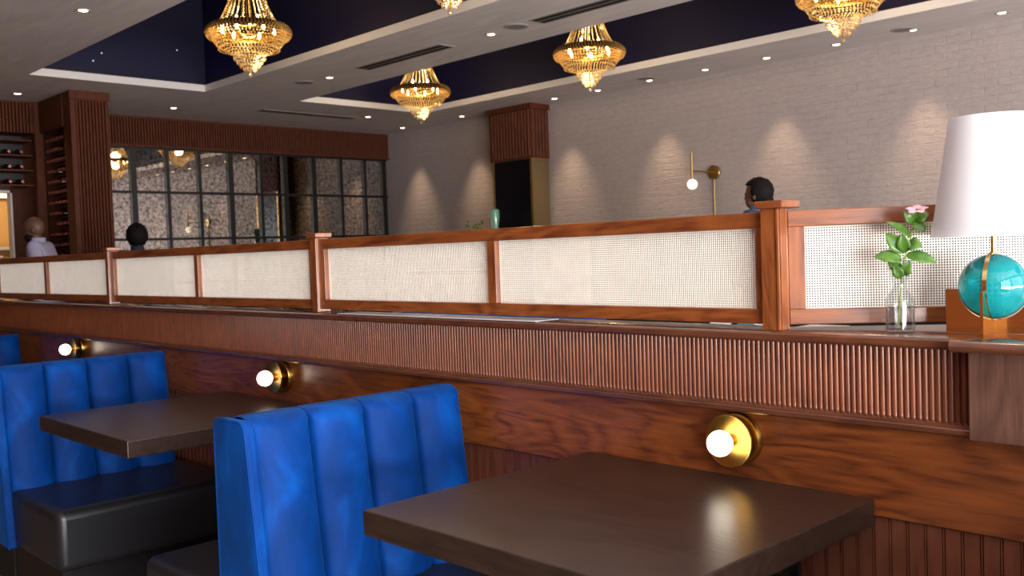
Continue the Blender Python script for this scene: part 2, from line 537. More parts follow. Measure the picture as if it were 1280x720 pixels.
def post(label, x, y, w=.046, d=.05, corner=None):
    t = thing('screen_post', label, 'post', (x, y, 1.095), 0, 'wooden posts of the partition screens')
    b = MB(); b.box((x-w/2, y-d/2, 1.0952), (x+w/2, y+d/2, 1.366)); 
    if corner:
        b = MB(); b.prism([(x-w/2, y-d/2), (x+w/2, y-d/2), (x+w/2, corner[0][1]-.002)] + corner + [(x-w/2, y+d/2)], 'z', 1.0952, 1.366)
    b.build('shaft', M['walnut_up'], t, bevel=.003)
    b = MB(); b.box((x+w/2-.013, y-d/2-.003, 1.0952), (x+w/2-.004, y-d/2+.01, 1.366)); b.build('reed', M['walnut_up'], t, bevel=.003)
    b = MB(); b.box((x-w/2-.010, y-d/2-.010, 1.366), (x+w/2+.010, y+d/2+.010, 1.383)); b.build('cap', M['walnut'], t, bevel=.003)
    return t
post('wooden corner post with square cap where the cane screen turns, left of the vase', -1.109, SY-.004, .05, .06, [(p.x, p.y) for p in (s-NB*.014-D*.0003, s+NB*.014-D*.0003)])
post('wooden screen post with square cap between the middle cane screens', -2.97, SY)
post('dim wooden screen post in front of the wine column, farthest visible', -4.88, SY)
post('wooden screen post at the far left end, beyond the picture edge', -6.77, SY)

# ------------------------------------------------------------------ booths
Y0, Y1 = 1.12, 1.835
ZTOP = .900
def hx(z, sgn=1):                             # half thickness of the back at height z (the side in view reclines)
    if sgn < 0: return .068
    t = max(0, (ZTOP-.03-z)/.47)
    return .066 + .062*t
def booth(label, cx):
    t = thing('booth_bench', label, 'booth seat', (cx, Y0, 0), 0, 'double-sided booth benches')
    # core
    pr = []
    for sgn in (1, -1):
        q = [(hx(z, sgn)-.060, z) for z in (.20, .40, .60, .80, .862)]
        q += [(.006, .884), (.004, .888)]
        q = [(cx+sgn*p[0], p[1]) for p in q]
        pr += q if sgn > 0 else list(reversed(q))
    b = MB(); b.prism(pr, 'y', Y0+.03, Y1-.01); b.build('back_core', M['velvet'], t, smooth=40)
    # four upholstered channels on each face
    n = 4; ya = Y0+.030; cw = (Y1-ya)/n
    for sgn in (1, -1):
        for k in range(n):
            y0 = ya+k*cw; NU, NV = 26, 20
            rows = []
            for v in range(NV+1):
                row = []
                tv = v/NV
                for u in range(NU+1):
                    uu = .5-.5*math.cos(PI*u/NU); e = abs(2*uu-1)
                    bl = (1-e**40)*.62 + (1-e**2.2)*.38
                    y = y0 + .002 + uu*(cw-.004)
                    if tv <= .70:
                        z = .395 + (.860-.395)*tv/.70
                        d = hx(z, sgn) - .064 + .080*bl
                    else:
                        a = (tv-.70)/.30*PI/2; q = min(1, (tv-.70)/.24); bl = bl + (1-bl)*.75*q*q*(3-2*q)
                        z = .860 + (.036+.006*bl)*math.sin(a)
                        d0 = hx(.860, sgn) - .064 + .080*bl
                        d = .0005 + (d0-.0005)*math.cos(a)
                    row.append((cx+sgn*d, y, z))
                rows.append(row)
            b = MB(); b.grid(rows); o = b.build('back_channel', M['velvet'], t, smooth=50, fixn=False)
            if sgn > 0: o.data.flip_normals()
            sd = o.modifiers.new('padding', 'SOLIDIFY'); sd.thickness = .0015; sd.offset = -1
    # end panel
    pts = []
    for sgn in (1, -1):
        q = [(hx(z, sgn)+.010, z) for z in (.20, .40, .60, .80, .868)]
        r = hx(.868, sgn)+.010
        q += [(r-.029+.029*math.cos(a), .868+.029*math.sin(a)) for a in (PI/8, PI/4, 3*PI/8, PI/2)]
        q = [(cx+sgn*p[0], p[1]) for p in q]
        pts += q if sgn > 0 else list(reversed(q))
    b = MB(); b.prism(pts, 'y', Y0, Y0+.036); e = b.build('end_panel', M['velvet'], t, smooth=40, bevel=.010, seg=3)
    path = [(p[0], Y0+.003, p[1]) for p in pts]
    b = MB(); b.tube(path, .0035, 8); b.build('piping', M['velvet'], e, smooth=60)
    for sgn in (1, -1):
        a, c = sorted((cx+sgn*.085, cx+sgn*.63))
        b = MB(); b.box((a, Y0+.03, .195), (c, 1.872, .42)); b.build('seat_cushion', M['leather'], t, bevel=.034, seg=5, smooth=50)
        a, c = sorted((cx+sgn*.02, cx+sgn*.54))
        b = MB(); b.box((a, Y0+.07, 0), (c, 1.872, .194)); b.build('plinth', M['black_metal'], t)
    return t
b1 = booth('blue velvet channel-back booth in the middle, left of the near table', -2.18)
copy_tree(b1, (-4.17, Y0, 0), 'blue velvet booth with black leather seat behind the far table')
copy_tree(b1, (-6.17, Y0, 0), 'dark blue booth back at the left edge, beyond the far table')
copy_tree(b1, (-.312, Y0, 0), 'blue booth whose corner just shows at the bottom right edge')

# ------------------------------------------------------------------ tables
def table(label, x0, x1):
    cx = (x0+x1)/2
    t = thing('booth_table', label, 'table', (cx, 1.5, 0), 0, 'dark wood booth tables fixed to the partition')
    b = MB(); b.box((x0, 1.158, .697), (x1, 1.893, .752)); b.build('tabletop', M['table_wood'], t, bevel=.004, seg=3)
    for xx in (cx-.2, cx+.2):
        b = MB(); b.box((xx-.02, 1.30, .685), (xx+.02, 1.893, .697)); b.box((xx-.02, 1.881, .45), (xx+.02, 1.893, .697))
        b.prism([(1.885, .52), (1.60, .688), (1.62, .688), (1.885, .535)], 'x', xx-.008, xx+.008)
        b.build('bracket', M['black_metal'], t)
    return t
table('dark brown near table with glossy square top, right of the middle blue booth', -1.672, -.888)
table('dark brown far table at left between two blue booths', -3.69, -2.905)

# ------------------------------------------------------------------ brass globe sconces on the partition
def sconce(label, x, z=.842):
    y = 1.895
    t = thing('wall_sconce', label, 'wall light', (x, y, z), 0, 'brass globe sconces on the partition')
    b = MB(); b.lathe([(.001, y-.020), (.050, y-.020), (.058, y-.017), (.060, y-.012), (.060, y)], (x, 0, z), 40, 'y'); b.build('back_plate', M['brass'], t, smooth=35)
    b = MB(); b.lathe([(.016, y-.020), (.016, y-.042)], (x, 0, z), 20, 'y'); b.build('stem', M['brass'], t, smooth=35)
    b = MB(); b.lathe([(.001, y-.046), (.054, y-.049), (.060, y-.051), (.061, y-.048), (.058, y-.044), (.001, y-.041)], (x, 0, z), 48, 'y'); b.build('reflector_disc', M['brass'], t, smooth=35)
    b = MB(); b.lathe([(.014, y-.046), (.014, y-.060)], (x, 0, z), 20, 'y'); b.build('lamp_holder', M['brass'], t, smooth=35)
    b = MB(); b.sphere((x, y-.084, z), .0295, 24, 16); b.build('globe', M['globe'], t, smooth=80)
    return t
s1 = sconce('brass disc sconce with glowing globe above the near table', -1.208)
copy_tree(s1, (-3.215, 1.895, .846), 'brass disc sconce with glowing globe above the far table')
copy_tree(s1, (-5.30, 1.895, .852), 'small brass globe sconce farthest left, above the second blue booth')

# ------------------------------------------------------------------ table lamp
lx, ly, lz = -.685, 2.0, 1.0955
VR = Vector((.946, .324, 0)); VF = Vector((-.324, .946, 0)); ph = math.radians(14)
dl = (-VR*math.cos(ph) + VF*math.sin(ph)); rotl = math.atan2(dl.y, dl.x)
t = thing('table_lamp', 'table lamp with white drum shade and teal glass ball on brass plates', 'lamp', (lx, ly, lz), rotl)
SR = .066; SC = .093                              # ball radius, ball centre height
def fin(sx):
    pr = []
    for k in range(13):                            # circular cut-out
        a = -PI/2 + (PI/2+.02)*k/12
        pr.append((math.cos(a)*(SR+.001), SC+math.sin(a)*(SR+.001)))
    pr = [(p[0], min(p[1], .088)) for p in pr]
    pts = [(.003, 0), (.090, 0), (.090, .088)] + list(reversed(pr)) + [(.003, SC-SR-.001)]
    return pts
for k in range(4):
    a = PI/2*k
    b = MB(); b.prism(fin(1), 'y', -.003, .003); b.xform(Matrix.Rotation(a, 4, 'Z')); b.build('brass_plate', M['brass_bright'], t, local=True, bevel=.0006)
b = MB(); b.sphere((0, 0, SC), SR-.001, 64, 40); b.build('glass_ball', M['teal_glass'], t, smooth=80, local=True)
b = MB()
ring = [(SR+.0002, -.004), (SR+.0035, -.004), (SR+.0035, .004), (SR+.0002, .004)]
b.lathe(ring, (0, 0, SC), 64, 'x', closed=True); b.build('brass_band', M['brass_bright'], t, smooth=35, local=True)
b = MB(); b.lathe([(.0045, SC+SR), (.0045, .40), (.0075, .402), (.0075, .412), (.001, .414)], (0,0,0), 20); b.build('rod', M['brass'], t, smooth=40, local=True)
b = MB(); b.lathe([(.016, .25), (.016, .295), (.012, .30), (.012, .25)], (0,0,0), 20, closed=True); b.build('bulb_socket', M['brass'], t, smooth=40, local=True)
sh0, sh1 = .193, .428
b = MB(); b.lathe([(.113, sh0), (.0765, sh1), (.0755, sh1), (.112, sh0)], (0,0,0), 64, closed=True); shd = b.build('lamp_shade', M['shade'], t, smooth=40, local=True)
b = MB(); 
for k in range(3):
    a = 2*PI*k/3; b.tube([(0.006*math.cos(a), .006*math.sin(a), sh1-.02), (.0765*math.cos(a), .0765*math.sin(a), sh1-.004)], .0015, 6)
b.build('shade_spider', M['brass'], shd, local=True)

# ------------------------------------------------------------------ vase and flower
vx, vy, vz = -.853, 1.952, 1.0955
t = thing('bud_vase', 'small clear glass bottle vase half full of water beside the lamp', 'vase', (vx, vy, vz))
outp = [(.001, 0), (.0265, 0), (.0285, .002), (.0287, .06), (.0275, .071), (.021, .082), (.0155, .090), (.0145, .098), (.0165, .112), (.022, .130), (.0285, .149)]
inn = [(.0270, .149), (.0205, .130), (.0150, .112), (.0128, .098), (.0138, .090), (.0195, .081), (.0258, .070), (.0270, .06), (.0268, .006), (.001, .005)]
b = MB(); b.lathe(outp + inn, (vx, vy, vz), 40); b.build('glass_body', M['clear_glass'], t, smooth=50)
b = MB(); b.lathe([(.001, .0055), (.0265, .0058), (.0267, .057), (.001, .057)], (vx, vy, vz), 40); b.build('water', M['water'], t, smooth=50)
t = thing('flower_sprig', 'leafy green sprig with one pink blossom standing in the glass vase', 'flower', (vx, vy, vz))
def LP(r, f, h): return Vector((vx, vy, vz)) + VR*r + VF*f + Vector((0,0,h))
stem = [LP(-.004,-.004,.009), LP(-.002,0,.04), LP(.002,0,.08), LP(.005,0,.11), LP(.010,.0,.15), LP(.022,.0,.19), LP(.030,0,.225), LP(.034,0,.240)]
b = MB(); b.tube(stem, [.0022,.0022,.0021,.002,.0019,.0018,.0016,.0015], 8); b.build('stem', M['stem_green'], t, smooth=60)
def leaf(base, tip, w, up, curl=.006):
    base, tip, up = Vector(base), Vector(tip), Vector(up)
    d = tip-base; L = d.length; d.normalize()
    side = d.cross(up).normalized(); nrm = side.cross(d).normalized()
    rows = []
    for i in range(11):
        s_ = i/10; ww = w*(math.sin(PI*s_**.85)**.8 if 0 < s_ < 1 else .03)
        row = []
        for j in range(-2, 3):
            q = j/2
            row.append(tuple(base + d*L*s_ + side*ww*q + nrm*(abs(q)*ww*.35 + curl*math.sin(PI*s_))))
        rows.append(row)
    b = MB(); b.grid(rows); o = b.build('leaf', M['leaf'], t, smooth=80, fixn=False)
    sd = o.modifiers.new('blade', 'SOLIDIFY'); sd.thickness = .0008
    return o
fv = -VF
leaf(LP(.006,0,.150), LP(-.048,-.006,.158), .015, fv*.8+Vector((0,0,.5)))
leaf(LP(.012,0,.165), LP(-.024,-.012,.206), .017, fv+Vector((0,0,.3)))
leaf(LP(.013,0,.165), LP(.008,-.02,.205), .013, fv)
leaf(LP(.024,0,.195), LP(-.025,.0,.230), .010, fv*.6+Vector((0,0,.8)))
leaf(LP(.018,0,.180), LP(.047,-.012,.176), .015, fv+Vector((0,0,.4)))
leaf(LP(.012,0,.160), LP(.072,.0,.142), .013, fv+Vector((0,0,.6)))
leaf(LP(.030,0,.230), LP(.052,-.01,.206), .013, fv+Vector((0,0,.4)))
leaf(LP(.031,0,.232), LP(.060,-.004,.244), .015, fv+Vector((0,0,.3)))
leaf(LP(.031,0,.228), LP(.012,-.014,.248), .014, fv+Vector((0,0,.3)))
leaf(LP(.004,0,.130), LP(-.022,-.006,.152), .012, fv)
leaf(LP(.004,0,.112), LP(-.010,-.012,.142), .011, fv)
leaf(LP(.008,0,.118), LP(.022,-.012,.148), .012, fv)
fc = LP(.036, -.004, .250)
b = MB(); b.lathe([(.001, -.014), (.0025, -.012), (.002, 0)], tuple(fc), 10); b.build('calyx', M['stem_green'], t, smooth=60)
ax = (fv*.45 + Vector((0,0,1))).normalized(); ux = ax.cross(Vector((1,0,0))).normalized(); uy = ax.cross(ux)
for k in range(5):
    a = 2*PI*k/5+.3
    dr = ux*math.cos(a)+uy*math.sin(a); sd_ = ax.cross(dr)
    rows = []
    for i in range(7):
        s_ = i/6; ww = .0095*math.sin(PI*(.12+.80*s_))
        rows.append([tuple(fc + dr*(.0225*s_) + sd_*ww*q + ax*(.005*math.sin(s_*2.2)-.001*abs(q))) for q in (-1,-.5,0,.5,1)])
    b = MB(); b.grid(rows); o = b.build('petal', M['petal'], t, smooth=80, fixn=False)
    sd = o.modifiers.new('blade', 'SOLIDIFY'); sd.thickness = .0007
b = MB(); b.sphere(tuple(fc+ax*.003), .0022, 10, 8); b.build('eye', M['petal_eye'], t, smooth=80)

# ------------------------------------------------------------------ chandeliers
def chandelier(label, x, y):
    z = 3.2
    t = thing('chandelier', label, 'chandelier', (x, y, z), 0, 'crystal basket chandeliers')
    def P(r, a, zz): return (x+r*math.cos(a), y+r*math.sin(a), z+zz)
    # strands of the upper basket
    b = MB(); ns = 28
    def rb(s_): return .105 + .140*s_**2.3           # concave neck, s 0 top .. 1 rim
    for k in range(ns):
        a = 2*PI*k/ns
        for i in range(28):
            s_ = i/27; b.bead(P(rb(s_), a, .64 - .53*s_), .0082)
    b.build('basket_strands', M['crystal'], t)
    # crown and stem
    b = MB(); b.lathe([(.10,.62),(.125,.66),(.125,.68),(.10,.69),(.06,.72),(.001,.72),(.001,.62)], (x,y,z), 32); b.build('crown', M['brass'], t, smooth=40)
    b = MB(); b.lathe([(.012,.70),(.012,1.22),(.05,1.225),(.06,1.248),(.001,1.249)], (x,y,z), 16); b.build('stem', M['brass'], t, smooth=40)
    # metal rim with cut-glass band
    b = MB(); b.lathe([(.30,.098),(.325,.086),(.345,.060),(.352,.030),(.344,.026),(.336,.056),(.318,.076),(.298,.088)], (x,y,z), 56, closed=True); b.build('rim', M['brass'], t, smooth=50)
    b = MB()
    for k in range(72):
        a = 2*PI*k/72
        for r_, zz, q in ((.353,.052,.011),(.357,.030,.011),(.351,.008,.011),(.337,-.012,.010),(.318,.088,.0085),(.338,.072,.0085)):
            b.bead(P(r_, a+(.04 if zz < .04 else 0), zz), q)
    b.build('rim_crystals', M['crystal'], t)
    # bowl
    b = MB()
    for i in range(9):
        s_ = i/8; r_ = .308*(1-s_**3)+.150*s_**3; zz = .045-.190*s_; n = int(2*PI*r_/.029)
        for k in range(n): b.bead(P(r_, 2*PI*(k+.5*(i%2))/n, zz), .0088)
    for r_, zz in ((.252,-.113),(.178,-.134)):
        n = int(2*PI*r_/.029)
        for k in range(n): b.bead(P(r_, 2*PI*(k+.3)/n, zz), .0088)
    b.build('bowl_strands', M['crystal'], t)
    b = MB()
    for r_, zz in ((.125,-.150),(.100,-.150)):
        n = int(2*PI*r_/.024)
        for k in range(n): b.bead(P(r_, 2*PI*k/n, zz), .0078)
    b.build('bowl_base', M['crystal'], t)
    # tiers of drops
    b = MB()
    for r_, zz in ((.130,-.180),(.106,-.213),(.080,-.246),(.052,-.277)):
        n = max(8, int(2*PI*r_/.024))
        for k in range(n):
            a = 2*PI*k/n
            b.bead(P(r_, a, zz), .0112); b.bead(P(r_, a, zz-.015), .0062)
            b.bead(P(r_*.72, a+PI/n, zz+.014), .0075)
    b.build('drop_tiers', M['crystal_outer_lit'], t)
    b = MB(); b.lathe([(.001,.05),(.006,.05),(.006,-.31),(.001,-.31)], (x,y,z), 10); b.build('spine', M['brass'], t)
    b = MB(); b.sphere((x,y,z-.330), .019, 14, 10); b.build('finial_ball', M['crystal_outer_lit'], t)
    # candle bulbs
    for k in range(9):
        if k < 3: a = 2*PI*k/3+.4; r_, zz = .10, .13
        else: a = 2*PI*k/6+.1; r_, zz = .215, .035
        bx, by, bz = P(r_, a, zz)
        b = MB(); b.lathe([(.001,-.012),(.008,-.008),(.012,.010),(.009,.030),(.004,.046),(.001,.050)], (bx,by,bz), 12); cb = b.build('candle_bulb', M['candle'], t, smooth=60)
        b = MB(); b.tube([(bx,by,bz-.012),(bx,by,bz-.035),(x+.3*(bx-x),y+.3*(by-y),bz-.045),(x,y,bz-.04)], .004, 6); b.build('arm', M['brass'], t)
    for zz, e in ((.16, 9.0), (-.03, 11.0)):
        l = bpy.data.lights.new('chandelier_light', 'POINT'); l.energy = e; l.color = (1, .68, .34); l.shadow_soft_size = .06
        o = bpy.data.objects.new('chandelier_light', l); COL.objects.link(o); o.parent = t; o.location = (0, 0, zz)
    return t
c1 = chandelier('largest crystal chandelier, at upper left inside the nearer navy ceiling recess', -7.38, 4.15)
for (x, y), lb in {
    (-4.76, 4.15): 'crystal chandelier of which only the bottom tip shows at the top edge',
    (-2.14, 4.15): 'crystal chandelier outside the picture, last in the nearer recess',
    (-8.91, 7.25): 'smallest crystal chandelier, farthest along the second ceiling recess',
    (-6.24, 7.25): 'crystal chandelier in the middle of the second recess, above the wood-clad pillar',
    (-3.58, 7.25): 'crystal chandelier at upper right, cut off by the top edge',
    (-.92, 7.25): 'crystal chandelier outside the picture, last in the second recess'}.items():
    copy_tree(c1, (x, y, 3.2), lb)

# ------------------------------------------------------------------ ceiling fixtures
def downlight(label, x, y, group):
    t = thing('downlight', label, 'ceiling light', (x, y, CEIL), 0, group)
    b = MB(); b.lathe([(.038,-.001),(.052,-.006),(.060,-.0005),(.060,0)], (x,y,CEIL), 28); 
    b.build('trim_ring', M['vent_rim'], t, smooth=40)
    b = MB(); b.lathe([(.001,-.005),(.025,-.0048),(.034,-.001),(.001,-.001)], (x,y,CEIL), 24); b.build('lens', M['downlight'], t, smooth=40)
    return t
wallrow = [-2.93, -3.70, -4.445, -5.21, -5.963, -6.722, -7.496, -8.217, -9.983, -11.329]
d0 = downlight('first ceiling downlight from the lamp in the row along the white brick wall', -2.93, 8.85, 'downlights along the white wall')
for i, x in enumerate(wallrow[1:], 1):
    copy_tree(d0, (x, 8.85, CEIL), '%s ceiling downlight from the lamp in the row along the white brick wall' % ORD[i])
for lb, x, y in (('bright downlight in the near ceiling at upper left, left of the large chandelier', -7.315, 2.755),
                 ('small downlight at the left edge above the wine racks', -11.183, 3.467),
                 ('downlight just right of the wine column, in front of the mirror wall', -11.27, 5.271),
                 ('downlight left of the smallest chandelier, over the mirror wall', -10.671, 7.75),
                 ('downlight on the ceiling beam left of the first black slot vent', -8.562, 5.741),
                 ('downlight on the ceiling beam between the two black slot vents', -6.101, 5.786)):
    o = copy_tree(d0, (x, y, CEIL), lb); o['group'] = 'scattered ceiling downlights'
def vent(label, x0, y0, x1, y1):
    t = thing('slot_vent', label, 'air vent', ((x0+x1)/2, (y0+y1)/2, CEIL), 0, 'linear ceiling vents')
    z = CEIL
    b = MB()
    ax = abs(x1-x0) > abs(y1-y0)
    w = .075
    if ax:
        y = (y0+y1)/2; b.box((x0-.03, y-w-.02, z-.004), (x1+.03, y+w+.02, z)); b.build('rim', M['vent_rim'], t)
        for s_ in (-1, 1):
            b = MB(); b.box((x0, y+s_*.042-.032, z-.006), (x1, y+s_*.042+.032, z-.003)); b.build('slot', M['slot_dark'], t)
    else:
        x = (x0+x1)/2; b.box((x-w-.02, y0-.03, z-.004), (x+w+.02, y1+.03, z)); b.build('rim', M['vent_rim'], t)
        b = MB(); b.box((x-.03, y0, z-.006), (x+.03, y1, z-.003)); b.build('slot', M['slot_dark'], t)
vent('long black slot vent on the ceiling beam above the middle chandeliers', -7.96, 5.75, -6.68, 5.75)
vent('long black slot vent on the ceiling beam at the top edge, nearer one', -5.52, 5.78, -4.35, 5.78)
vent('thin dark slot vent in the far ceiling before the mirror wall', -10.89, 6.25, -10.89, 7.65)
def speaker(label, x, y):
    t = thing('ceiling_speaker', label, 'speaker', (x, y, CEIL), 0, 'round ceiling speakers')
    b = MB(); b.lathe([(.085,-.004),(.10,-.006),(.105,0)], (x,y,CEIL), 32); b.build('bezel', M['vent_rim'], t, smooth=40)
    b = MB(); b.lathe([(.001,-.006),(.08,-.005),(.084,-.001),(.001,-.001)], (x,y,CEIL), 32); b.build('grille', plain('grille', (.22,.20,.20), .7) if 'grille' not in bpy.data.materials else bpy.data.materials['grille'], t, smooth=40)
speaker('round grey ceiling speaker left of the nearer slot vent', -5.76, 5.76)
speaker('round grey ceiling speaker between large chandelier and farther slot vent', -8.94, 5.67)
speaker('round ceiling speaker close to the brick wall above the wall lamp', -6.66, 8.70)
speaker('round ceiling speaker close to the brick wall at upper right', -3.75, 8.75)
# star lights in the recesses
for lb, p in (('tiny star light on navy recess end, near its left corner', (-10.05, 3.95, 3.50)),
              ('fainter tiny star light low on navy recess end', (-10.05, 3.86, 3.41)),
              ('tiny star light on navy recess end, left of large chandelier', (-10.05, 4.77, 3.63)),
              ('tiny star light in the second recess, right of the smallest chandelier', (-7.4, 8.22, 3.62)),
              ('tiny star light in the second recess, right of the middle chandelier', (-4.98, 8.22, 3.66)),
              ('tiny star light in the nearer recess beside the top-edge chandelier', (-6.3, 5.09, 3.52))):
    b = MB(); b.sphere(p, .008, 10, 8); o = b.build('star_light', M['star'], origin=p, smooth=80); tag(o, lb, 'light', 'star lights in the navy recesses')

# ------------------------------------------------------------------ mirror wall
ys = [4.26, 4.64, 5.09, 5.545, 5.99, 6.445, 6.91, 7.30, 7.78, 8.26, 8.70, 9.06]
zs = [.45, 1.03, 1.617, 2.228, 2.80]
t = thing('mirror_wall', 'black gridded wall of mottled antique mirror panes under a ribbed wood header', 'mirror', (FARX, 6.7, 0))
b = MB(); b.box((FARX-.015, 4.26, .45), (FARX, 9.13, 2.80)); b.build('mirror_glass', M['mirror'], t)
for i, y in enumerate(ys):
    w = .036 if i % 3 == 2 or i in (7, 8) else .022
    b = MB(); b.box((FARX, y-w, .42), (FARX+.04, y+w, 2.815)); b.build('upright', M['black_metal'], t)
for z in zs:
    b = MB(); b.box((FARX, 4.26, z-.016), (FARX+.035, 9.13, z+.016)); b.build('crossbar', M['black_metal'], t)
b = MB(); b.box((FARX-.015, 4.26, 0), (FARX+.03, 9.13, .43)); b.build('base_panel', M['far_wood'], t)
def ribbed(mb, fixed, a0, a1, z0, z1, axis, pitch=.05, depth=.02, sign=1):
    """battens on a panel; axis: direction along which they repeat, fixed: plane coordinate, sign: outward"""
    r0, r1 = [], []
    a = a0
    n = max(1, round((a1-a0)/pitch)); pt = (a1-a0)/n
    for k in range(n):
        for j in range(7):
            th = PI*j/6
            u = a0 + k*pt + pt*.5 - math.cos(th)*pt*.42; d = fixed + sign*math.sin(th)*depth
            p = (u, d) if axis == 'x' else (d, u)
            r0.append((p[0], p[1], z0)); r1.append((p[0], p[1], z1))
    mb.grid([r0, r1])
b = MB(); b.box((FARX-.015, 4.26, 2.83), (FARX+.05, 9.15, CEIL)); ribbed(b, FARX+.05, 4.26, 9.15, 2.83, CEIL-.03, 'y', .038, .012)
structure(b.build('trim_header', M['far_wood'], smooth=60))
b = MB(); b.box((FARX-.01, 4.26, 2.805), (FARX+.085, 9.15, 2.83)); structure(b.build('trim_header_bead', M['far_wood']))

# ribbed column and wine racks
CX0, CX1, CY0, CY1 = -10.90, -10.68, 3.83, 4.24
b = MB(); b.box((CX0, CY0, 0), (CX1, CY1, CEIL)); b.box((FARX, CY0+.36, 0), (CX0, CY1, CEIL))
ribbed(b, CX1, CY0+.05, CY1-.01, 0.05, CEIL-.10, 'y', .036, .016)
b.box((CX1, CY0-.015, CEIL-.09), (CX1+.03, CY1+.01, CEIL)); 
structure(b.build('wall_column', M['far_wood'], smooth=60))
# header and cheek round the niche
b = MB(); b.box((LX, CY0-.01, 2.84), (CX0, CY0+.05, CEIL)); b.box((LX-.05, CY0-.06, 0), (LX+.02, CY0+.03, CEIL))
ribbed(b, LX+.0, 2.6, 3.76, 2.84, CEIL-.02, 'y', .036, .012); b.box((LX-.45, -3.0, 2.84), (LX, 3.77, CEIL))
structure(b.build('trim_rack_header', M['far_wood'], smooth=60))

def mk_bottle():
    b = MB()
    b.lathe([(.001,0),(.034,0),(.037,.005),(.037,.19),(.030,.215),(.016,.24),(.0145,.262)], (0,0,0), 14, 'y', mi=0)
    b.lathe([(.0148,.255),(.0155,.258),(.0155,.315),(.001,.316)], (0,0,0), 14, 'y', mi=1)
    b.xform(Matrix.Rotation(PI, 4, 'Z'))
    return b
bot = None
# niche rack: recessed between cheek and column, opening towards the camera side (-y)
t = thing('wine_rack', 'tall wine rack full of bottles beside the ribbed wood column', 'wine rack', (-11.27, 4.0, 0), 0, 'built-in wine racks')
b = MB(); b.box((LX+.02, CY0+.352, 0), (CX0-.002, CY0+.358, 2.84)); b.build('back_panel', plain('rack_back', (.012,.007,.006), .5), t)
NROW = 13; zr0, dzr = 1.27, .12
for i in range(NROW+1):
    b = MB(); b.box((LX+.02, CY0+.11, zr0+dzr*i-.010), (CX0-.002, CY0+.35, zr0+dzr*i)); b.build('shelf', M['far_wood'], t)
b = MB(); b.box((LX+.02, CY0+.02, 0), (CX0-.002, CY0+.35, zr0-.011)); b.build('base_cabinet', M['far_wood'], t)
for i in range(NROW):
    for k in range(6):
        if random.random() < .15: continue
        x = LX+.09+k*.118; z = zr0+dzr*i+.0375
        if bot is None:
            bot = mk_bottle().build('wine_bottle', [M['bottle_glass'], M['bottle_foil']], origin=(0,0,0), smooth=45)
            bot.location = (x, CY0+.345, z); tag(bot, 'dark wine bottle lying in the tall rack beside the ribbed column', 'bottle', 'bottles in the tall wine rack')
        else:
            c = bot.copy(); COL.objects.link(c); c.location = (x, CY0+.345, z)
t = thing('wine_rack', 'dark wine rack over the lit doorway at the left edge', 'wine rack', (LX-.2, 3.1, 2.25), 0, 'built-in wine racks')
for i in range(4):
    b = MB(); b.box((LX-.34, 2.2, 2.25+.17*i-.014), (LX, 3.74, 2.25+.17*i)); b.build('shelf', M['far_wood'], t)
b = MB(); b.box((LX-.49, 2.2, 2.236), (LX-.345, 3.74, 2.84)); b.build('back_panel', bpy.data.materials['rack_back'], t)
for i in range(3):
    for k in range(8):
        c = bot.copy(); COL.objects.link(c); c.rotation_euler = (0, 0, PI/2); c.location = (LX-.335, 2.72+k*.13, 2.25+.17*i+.038)
        c['label'] = 'dark wine bottle lying in the rack over the lit doorway'; c['group'] = 'bottles over the lit doorway'
# lit room behind the doorway
b = MB(); b.box((-14.4, .5, 0), (-14.3, 6.0, CEIL)); b.box((-14.3, 5.9, 0), (-12.4, 6.0, CEIL)); b.box((-14.3, .5, 0), (-12.26, .6, CEIL)); structure(b.build('wall_service_room', M['tan_wall']))
t = thing('cupboard', 'pale cupboard front seen through the lit doorway', 'cupboard', (-13.9, 4.0, 0))
b = MB(); b.box((-14.2, 2.6, 0), (-13.75, 5.2, 1.55)); b.build('body', plain('maple', (.60,.42,.20), .5), t, bevel=.005)
b = MB(); b.box((-14.2, 2.55, 1.55), (-13.7, 5.25, 1.59)); b.build('worktop', M['white_trim'], t)
t = thing('light_bar', 'bright horizontal light fitting inside the lit doorway', 'light', (-14.25, 4.3, 2.36))
b = MB(); b.box((-14.3, 4.02, 2.27), (-14.22, 4.60, 2.36)); b.build('housing', M['white_trim'], t)
b = MB(); b.box((-14.22, 4.08, 2.275), (-14.20, 4.60, 2.355)); b.build('diffuser', M['bar_light'], t)
b = MB(); b.box((LX-.62, 3.625, 0), (LX-.49, 3.645, 2.22)); b.box((LX-.62, 2.5, 2.19), (LX-.49, 3.645, 2.22)); structure(b.build('door_1', M['white_trim']))

# ------------------------------------------------------------------ wood-clad pillar on the brick wall
qx0, qx1, qy = -9.40, -8.62, 8.82
b = MB(); b.box((qx0, qy, 2.50), (qx1, WALLY, CEIL)); ribbed(b, qy, qx0+.02, qx1-.02, 2.52, CEIL-.08, 'x', .055, .016, -1); ribbed(b, qx1, qy+.02, WALLY-.01, 2.52, CEIL-.08, 'y', .055, .016)
b.box((qx0-.02, qy-.03, CEIL-.07), (qx1+.03, WALLY, CEIL)); structure(b.build('wall_pillar', M['far_wood'], smooth=60))
t = thing('glass_cabinet', 'dark glass cabinet with brass edges under the wood-clad pillar', 'cabinet', (-9.01, 8.98, 0))
b = MB(); b.box((qx0+.03, qy+.02, .02), (qx1-.004, WALLY-.01, 2.498)); b.build('body', M['bronze_panel'], t)
b = MB(); b.box((qx0+.06, qy+.005, .1), (qx1-.045, qy+.02, 2.49)); b.build('glass_door', M['dark_glass'], t)
for xx in (qx0+.03, qx1-.04):
    b = MB(); b.box((xx, qy, .02), (xx+.035, qy+.025, 2.498)); b.build('brass_edge', M['brass_dull'], t)
b = MB(); b.box((qx1-.004, qy+.02, 2.47), (qx1+.004, WALLY-.01, 2.498)); b.build('brass_edge', M['brass_dull'], t)
